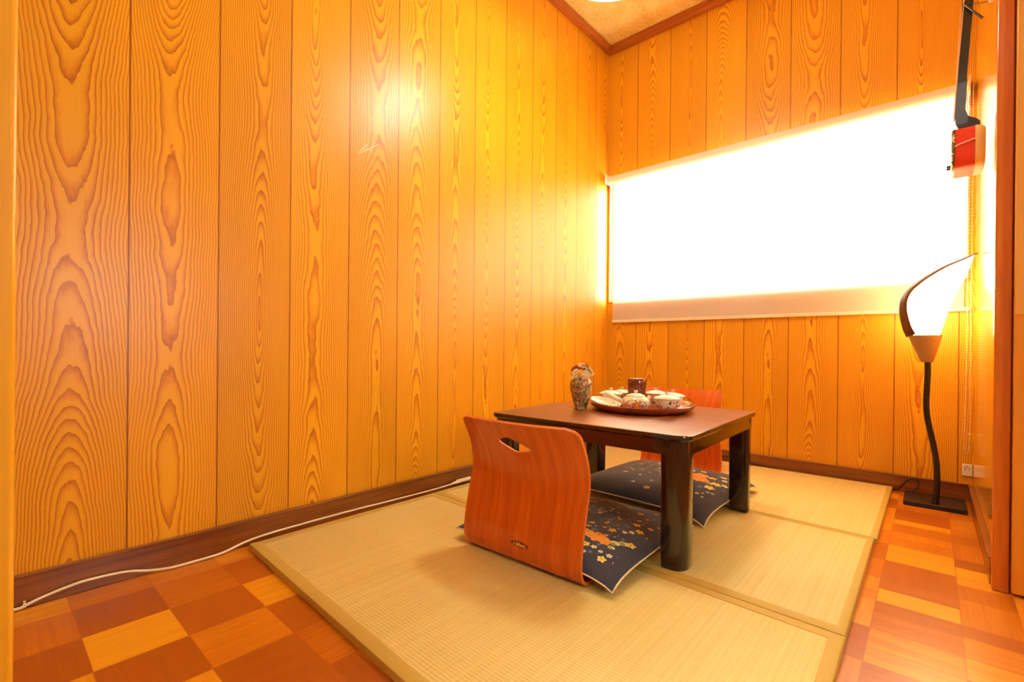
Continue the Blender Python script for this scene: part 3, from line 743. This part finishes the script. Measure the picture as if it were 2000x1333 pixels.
# ------------------------------------------------------------------ floor lamp
LY = 2.46
def at(p, Y): s = Y/2.46; return Vector((p[0]*s, Y, .6+(p[1]-.6)*s))
lamp = thing('floor_lamp', (.014, 2.515, 0), 'slim black floor lamp with rope-wrapped cone and glowing lily-shaped shade by the corner', 'lamp')
M_blk = simple('black_metal', (.012,.010,.009), .35)
MB().box(-.078, .106, 2.424, 2.608, .0005, .018).build('base', simple('black_base_plate', (.020,.014,.010), .4), lamp, bevel=.002)
pp = spline([(.016,2.452,.018), (.020,2.452,.06), (.0215,2.454,.11), (.0185,2.456,.18), (.010,2.458,.24), (-.001,2.459,.30), (-.009,2.46,.35), (-.0125,2.46,.40), (-.011,2.46,.46), (-.009,2.46,.52), (-.010,2.46,.575)], 6)
MB().tube(pp, .0098, 14).build('pole', M_blk, lamp, angle=60)
MB().lathe([(.0125,.018),(.0125,.024),(.0105,.028)], (.016, 2.452, 0), 20).build('pole_collar', M_blk, lamp)
def rope():
    n = N('wound_rope'); x, y, z = n.xyz()
    a = n.noise(n.comb(x*120.0, y*120.0, z*500.0), 1.0, 3.0); s = ((z*900.0) + a*2.0).sin()*.5+.5
    return n.set(color=n.ramp((s*.5+a*.5).clamp(), [(0.0,(.20,.08,.02)),(1.0,(.62,.36,.13))]), rough=.85)
prof = []
for i in range(19):
    z = .563 + i*.0057; rr_ = .0165 + (.0495-.0165)*(i/18)**.9
    prof += [(rr_, z), (rr_+.0026, z+.0028)]
prof += [(.045, .668), (.0, .664)]
b = MB(); R = []
for r, z in prof:
    k = (z-.563)/.105; cx = -.011 + k*-.0075
    R.append([(cx + r*math.cos(2*PI*j/36), LY + r*.85*math.sin(2*PI*j/36), z) for j in range(36)])
b.rings(R, 0); b.build('rope_cone', rope(), lamp, angle=80)
# lily shade
Lc = spline([(-.052,LY,.662), (-.066,LY,.711), (-.078,LY,.775), (-.066,LY-.01,.830), (-.030,LY-.03,.868), (.028,LY-.06,.908), (.112,LY-.11,.950)], 6)
Rc = spline([(.024,LY,.662), (.038,LY,.711), (.053,LY,.768), (.072,LY-.01,.825), (.090,LY-.03,.868), (.104,LY-.06,.912), (.113,LY-.11,.951)], 6)
R = []
for i, (l_, r_) in enumerate(zip(Lc, Rc)):
    c_ = (l_+r_)/2; hx = (r_-l_)/2; dep = hx.length*.80
    R.append([c_ + hx*math.cos(2*PI*j/28)*.97 + Vector((0, 1, 0))*dep*math.sin(2*PI*j/28) for j in range(28)])
ns = N('glowing_paper_shade'); tr = ns.node('ShaderNodeBsdfTranslucent'); tr.inputs[0].default_value = (1,.9,.7,1)
em = ns.node('ShaderNodeEmission'); em.inputs[0].default_value = (1,.80,.42,1); em.inputs[1].default_value = 5.0
df = ns.node('ShaderNodeBsdfDiffuse'); df.inputs[0].default_value = (.9,.85,.7,1)
mx1 = ns.node('ShaderNodeMixShader'); ns.t.links.new(tr.outputs[0], mx1.inputs[1]); ns.t.links.new(df.outputs[0], mx1.inputs[2])
ad = ns.node('ShaderNodeAddShader'); ns.t.links.new(mx1.outputs[0], ad.inputs[0]); ns.t.links.new(em.outputs[0], ad.inputs[1]); ns.t.links.new(ad.outputs[0], ns.out.inputs[0])
MB().rings(R, 0, True, True).build('lamp_shade', ns.m, lamp, angle=80)
M_horn = grain_wood('dark_brown_leaf_wood', (.16,.05,.02), (.06,.018,.008), axis=2, rough=.3, coat=.4)
hc = spline([(-.060,LY-.020,.667), (-.074,LY-.022,.705), (-.085,LY-.022,.775), (-.073,LY-.030,.834), (-.034,LY-.048,.876), (.026,LY-.075,.916), (.080,LY-.095,.939), (.122,LY-.112,.956)], 6)
n_h = len(hc); wid = [.021*(1-(i/(n_h-1))**1.6*.93) for i in range(n_h)]
R = []
for i, p in enumerate(hc):
    t_ = (hc[min(i+1, n_h-1)]-hc[max(i-1, 0)]).normalized()
    n1 = Vector((t_.z, 0, -t_.x)).normalized(); wdir = (Vector((0, 1, 0))*.75 + n1*-(.85-.45*i/n_h)).normalized()
    nn = t_.cross(wdir).normalized()
    R.append([p + wdir*wid[i]*math.cos(2*PI*j/12) + nn*.0030*math.sin(2*PI*j/12) for j in range(12)])
MB().rings(R, 0).build('leaf_arm', M_horn, lamp, angle=60)
point('floor_lamp_bulb', (.060, 2.37, .86), 2.0, (1, .70, .30), .04)
cdp = spline([(-.052,2.592,.020), (-.045,2.606,.028), (-.035,2.616,.045), (-.043,2.618,.068), (-.066,2.616,.062), (-.085,2.612,.038), (-.100,2.618,.014), (-.112,2.632,.006), (-.118,2.642,.005)], 6)
MB().tube(cdp, .0028, 8).build('power_cord', M_blk, lamp, angle=60)

# ------------------------------------------------------------------ roller blind
bl = thing('roller_blind', (-.71, 2.60, 1.665), 'wide white roller blind glowing with daylight over the window', 'blind')
nf = N('blind_fabric'); x_, y_, z_ = nf.xyz()
wv = nf.noise(nf.comb(x_*700.0, 0.0, z_*700.0), 1.0, 1.0)
tr = nf.node('ShaderNodeBsdfTranslucent'); df = nf.node('ShaderNodeBsdfDiffuse')
cc = nf.ramp(wv, [(0.0, (.86,.78,.68)), (1.0, (.92,.85,.76))]); nf.t.links.new(cc.s, tr.inputs[0]); nf.t.links.new(cc.s, df.inputs[0])
mx1 = nf.node('ShaderNodeMixShader'); mx1.inputs[0].default_value = .55; nf.t.links.new(tr.outputs[0], mx1.inputs[1]); nf.t.links.new(df.outputs[0], mx1.inputs[2]); nf.t.links.new(mx1.outputs[0], nf.out.inputs[0])
M_bw = simple('blind_cream_plastic', (.88,.72,.52), .4)
BX0, BX1 = -1.502, .098
MB().box(BX0, BX1, 2.6465, 2.6473, .785, 1.665).build('fabric', nf.m, bl)
b = MB(); Mx = Matrix.Rotation(PI/2, 3, 'Y')
b.lathe([(.0,0),(.0225,0),(.0225,BX1-BX0+.02),(.0,BX1-BX0+.02)], (BX0-.018, 2.6240, 1.665), 28, cap0=False, cap1=False, M=Mx)
b.build('fabric_roll', simple('blind_roll_fabric', (.90,.76,.60), .7), bl, angle=40)
MB().box(BX0-.002, BX1+.018, 2.641, 2.652, .770, .787).build('bottom_bar', M_bw, bl, bevel=.003)
for xx in (BX0-.024, BX1+.006):
    MB().box(xx, xx+.004, 2.574, 2.657, 1.635, 1.695).box(xx, xx+.004, 2.640, 2.659, 1.60, 1.70).build('bracket', M_bw, bl, bevel=.001)
# chain: a long loop of small beads on a cord
ch = MB(); A = []; x1_, x2_ = .106, .116
pts = spline([(.108,2.590,1.655), (.108,2.585,1.3), (.106,2.583,.9), (.1045,2.582,.55), (.1005,2.58,.30), (.102,2.58,.225), (.108,2.58,.200), (.1145,2.58,.225), (.1165,2.58,.30), (.116,2.582,.55), (.1155,2.583,.9), (.1165,2.585,1.3), (.1165,2.590,1.655)], 30)
ch.tube(pts[::6], .0007, 5)
acc = 0; last = pts[0]; step = .0075
for p in pts:
    if (p-last).length >= step-.0001:
        ch.ball(p, .0023, seg=6, rg=4); last = p
cho = ch.build('bead_chain', M_bw, bl, angle=80)
MB().tube([(.112,2.578,.283), (.121,2.578,.282)], .0012, 6).ball((.1155,2.579,.283), .0042, .003, .005).build('chain_joiner', M_bw, cho, angle=60)

# ------------------------------------------------------------------ sanshin hanging on the right wall
SY = 2.05
sn = thing('sanshin', (.080, SY, 1.13), 'three-stringed lute with red-wrapped body and black neck hanging on the right wall', 'instrument')
M_neck = simple('black_lacquered_neck', (.022,.014,.012), .22, coat=.5)
neck = [(.062,1.86),(.066,1.80),(.0695,1.711),(.0645,1.62),(.0575,1.507),(.0535,1.42),(.050,1.339),(.0510,1.322),(.059,1.300),(.085,1.296),(.103,1.2985),(.1085,1.306),(.1085,1.316),(.100,1.328),(.088,1.334),(.0795,1.344),(.0750,1.362),(.0745,1.388),(.078,1.46),(.0825,1.545),(.087,1.62),(.0915,1.70),(.0925,1.78),(.094,1.86)]
b = MB(); hw = .0125
R = []
for yy, sc in ((-hw, .0015), (-hw+.003, 0), (hw-.003, 0), (hw, .0015)):
    R.append([(x + (sc if x < .075 else -sc), SY+yy, z) for x, z in neck])
b.rings(R, 0); b.build('neck', M_neck, sn, angle=50)
MB().box(.0, .0, 0, 0, 0, 0) if False else None
b = MB()
fb2 = [(.050,1.339),(.0535,1.42),(.0575,1.507),(.0645,1.62),(.0695,1.711),(.066,1.80)]
b.rings([[(x-.0022, SY-.0115, z), (x-.0022, SY+.0115, z), (x+.0004, SY+.0115, z), (x+.0004, SY-.0115, z)] for x, z in fb2], 0)
b.build('fingerboard_edge', simple('fingerboard_painted_light', (.75,.52,.34), .35), sn)  # pale tint paints window light along the fingerboard's edge
# body: rounded-square drum, faces left and right
bc = (SY, 1.229); BW, BH = .076, .064
def sq(u, sc=1.0): 
    a = 2*PI*u/48; c_, s_ = math.cos(a), math.sin(a); e = 2/4.5
    return (bc[0] + BW*sc*math.copysign(abs(c_)**e, c_), bc[1] + BH*sc*math.copysign(abs(s_)**e, s_))
def drum(name, xs, mat_):
    b = MB(); R = []
    for x, sc in xs: R.append([(x, *sq(k, sc)) for k in range(48)])
    b.rings(R, 0); return b.build(name, mat_, sn, angle=50)
def cloth_red():
    n = N('red_body_wrap'); x, y, z = n.xyz(); w_ = n.noise(n.comb(x*400.0, y*60.0, z*400.0), 1.0, 2.0)
    return n.set(color=n.ramp(w_, [(0.0,(.62,.03,.015)),(1.0,(.85,.07,.03))]), rough=.5)
def snake():
    n = N('snakeskin'); x, y, z = n.xyz(); v = n.voro(n.comb(x, y, z), 160.0); d = V(n, v.outputs['Distance'])
    a = n.noise(n.comb(x, y, z), 30.0, 2.0)
    return n.set(color=n.mix(d.lt(.5), (.06,.05,.03), n.mix(a.gt(.5), (.20,.16,.08), (.75,.62,.34))), rough=.3)
drum('body_wrap', [(.0500, 1.0), (.094, 1.0)], cloth_red())
drum('front_skin', [(.0415,.90),(.0435,.975),(.0475,1.012),(.0498,1.018)], snake())
drum('back_skin', [(.0942,1.018),(.1000,1.012),(.1070,.985),(.1140,.93),(.1170,.86)], simple('cream_skin', (.86,.68,.42), .35))
MB().tube([(.0495, SY-.0785, 1.230), (.060, SY-.0795, 1.234), (.080, SY-.0795, 1.239), (.0945, SY-.0785, 1.243)], .0022, 8).build('white_cord', simple('white_silk_cord', (.92,.80,.74), .5), sn)
for z0, z1 in ((1.60, 1.53), (1.72, 1.735)): pass
for i, (y0_, zz, dz, r_) in enumerate(((-.006, 1.688, -.066, .0026), (.006, 1.762, -.05, .0034))):
    MB().tube([(.068, SY+y0_-.012, zz), (.088, SY+y0_-.018, zz+dz*.5), (.109, SY+y0_-.022, zz+dz)], [r_*.9, r_*1.1, r_*1.5], 8).build('tuning_peg', M_neck, sn, angle=60)
MB().tube([(.0655, SY-.0135, 1.688), (.082, SY-.016, 1.684), (.104, SY-.008, 1.680), (.1265, SY, 1.680)], .0011, 6).build('hanging_wire', simple('hanging_wire_dark', (.12,.06,.04), .3, metal=.6), sn)
MB().box(.0325, .0415, SY-.014, SY+.014, 1.190, 1.1935).box(.033, .0415, SY-.013, SY-.010, 1.1865, 1.190).box(.033, .0415, SY+.010, SY+.013, 1.1865, 1.190).build('bridge', M_neck, sn)
for k in (-1, 0, 1):
    MB().tube([(.0340, SY+k*.007, 1.1935), (.0475, SY+k*.003, 1.34), (.0620, SY+k*.003, 1.69)], .00035, 4).build('string', simple('pale_string', (.85,.8,.7), .4), sn)

# wall hook nail holding the instrument wire
h = MB().ball((.127, SY+.001, 1.682), .0045, seg=10, rg=6).tube([(.1302, SY+.001, 1.682), (.124, SY+.001, 1.682)], .0015, 6).build('wall_hook', simple('white_hook_plastic', (.85,.82,.80), .3), None, origin=(.13, SY, 1.682))
tag(h, 'small white round hook on the right wall above the red lute', 'hook')

# ------------------------------------------------------------------ outlet, cords, ceiling light
ou = thing('wall_outlet', (.114, YB, .126), 'cream wall outlet plate low in the right corner under the blind chain', 'outlet')
M_plate = simple('cream_outlet_plastic', (.90,.78,.60), .35)
M_slot = simple('dark_slot', (.05,.02,.01), .6)
MB().box(.0985, .1290, YB-.007, YB, .102, .1505).build('plate', M_plate, ou, bevel=.002)
b = MB()
for (dx, dz) in ((.112-.114, .0185), (-.0075,.0105), (-.001,.0115), (.006,.0095), (-.007,.0025), (-.004,.0035), (.0045,.0025)):
    b.box(.114+dx-.0012, .114+dx+.0012, YB-.0075, YB-.0068, .126+dz-.0016, .126+dz+.0016)
b.build('sockets', M_slot, ou)

ec = thing('extension_cord', (XL+.02, .30, 0), 'cream extension cord running along the left baseboard to a plug end by the front chair', 'cord')
M_cord = simple('cream_cord', (.92,.80,.58), .4)
cp = [(-1.545,-.15,.006),(-1.5305,.045,.006),(-1.5305,.070,.0085),(-1.5305,.105,.018),(-1.5305,.159,.0275),(-1.5305,.205,.0275),(-1.5305,.255,.0225),(-1.530,.30,.010),(-1.520,.345,.0055),(-1.517,.42,.0055),(-1.519,.47,.007),(-1.528,.53,.016),(-1.530,.60,.0215),(-1.530,.72,.0230),(-1.530,.82,.0230),(-1.530,.904,.0225),(-1.527,1.0,.0215),(-1.522,1.1,.0215),(-1.519,1.22,.0215),(-1.5195,1.335,.0225)]
MB().tube(spline(cp, 8), .0034, 10).build('cable', M_cord, ec, angle=80)
pc = [(-1.5195,1.335,.0245),(-1.5195,1.350,.0250),(-1.519,1.362,.0255),(-1.519,1.372,.0275),(-1.519,1.44,.0275),(-1.519,1.452,.0265),(-1.519,1.475,.026)]
MB().tube(pc, [.0035,.0055,.006,.0088,.0088,.007,.006], 12, flat=1.5).build('plug_socket', M_cord, ec, angle=40)
MB().tube([(-1.5305,.0695,.0085), (-1.5305,.0735,.0095)], .0052, 12).box(-1.537, -1.530, .0695, .0735, .004, .018).build('cable_clip', M_plate, ec)

bc_ = MB().tube(spline([(-1.05,2.636,.022), (-.9,2.640,.030), (-.78,2.640,.044), (-.72,2.6405,.040), (-.69,2.639,.024), (-.64,2.6415,.0205), (-.40,2.6425,.0035), (-.2,2.6425,.0035)], 8), .0024, 8).build('black_cable', M_blk, None, origin=(-.7,2.64,.02), angle=60)
tag(bc_, 'thin black cable along the back baseboard behind the far chair and mat', 'cable')

lx_, ly2, LZ, RL = -.836, 1.470, 1.974, .212
cl = thing('pendant_lamp', (lx_, ly2, ZC), 'round glowing white pendant lamp hanging at the very top edge of the picture', 'lamp')
MB().tube([(lx_, ly2, ZC), (lx_, ly2, LZ+.12)], .004, 8).build('cord', M_cord, cl)
MB().lathe([(.0,ZC-.03),(.045,ZC-.028),(.05,ZC-.002),(.0,ZC)], (lx_, ly2, 0), 24, cap0=False, cap1=False).build('ceiling_cap', M_plate, cl)
ne = N('glowing_diffuser'); ne.set(color=(.95,.92,.85), rough=.4, em=(1,.90,.70), ems=4.0)
nc = N('glowing_shade_top'); nc.set(color=(.92,.85,.70), rough=.5, em=(1,.92,.72), ems=2.2)
MB().lathe([(RL,LZ),(RL+.004,LZ+.006),(RL-.002,LZ+.03),(RL-.05,LZ+.075),(.08,LZ+.115),(.02,LZ+.125),(.0,LZ+.125)], (lx_, ly2, 0), 64, cap0=False, cap1=False).build('lamp_shade', nc.m, cl, angle=60)
MB().lathe([(RL-.001,LZ+.001),(RL-.01,LZ-.002),(RL-.06,LZ-.006),(.0,LZ-.008)], (lx_, ly2, 0), 64, cap0=False, cap1=False).build('diffuser', ne.m, cl, angle=60)
point('pendant_lamp_bulb', (lx_-.05, ly2+.05, LZ-.07), 7.8, (1, .97, .84), .034)
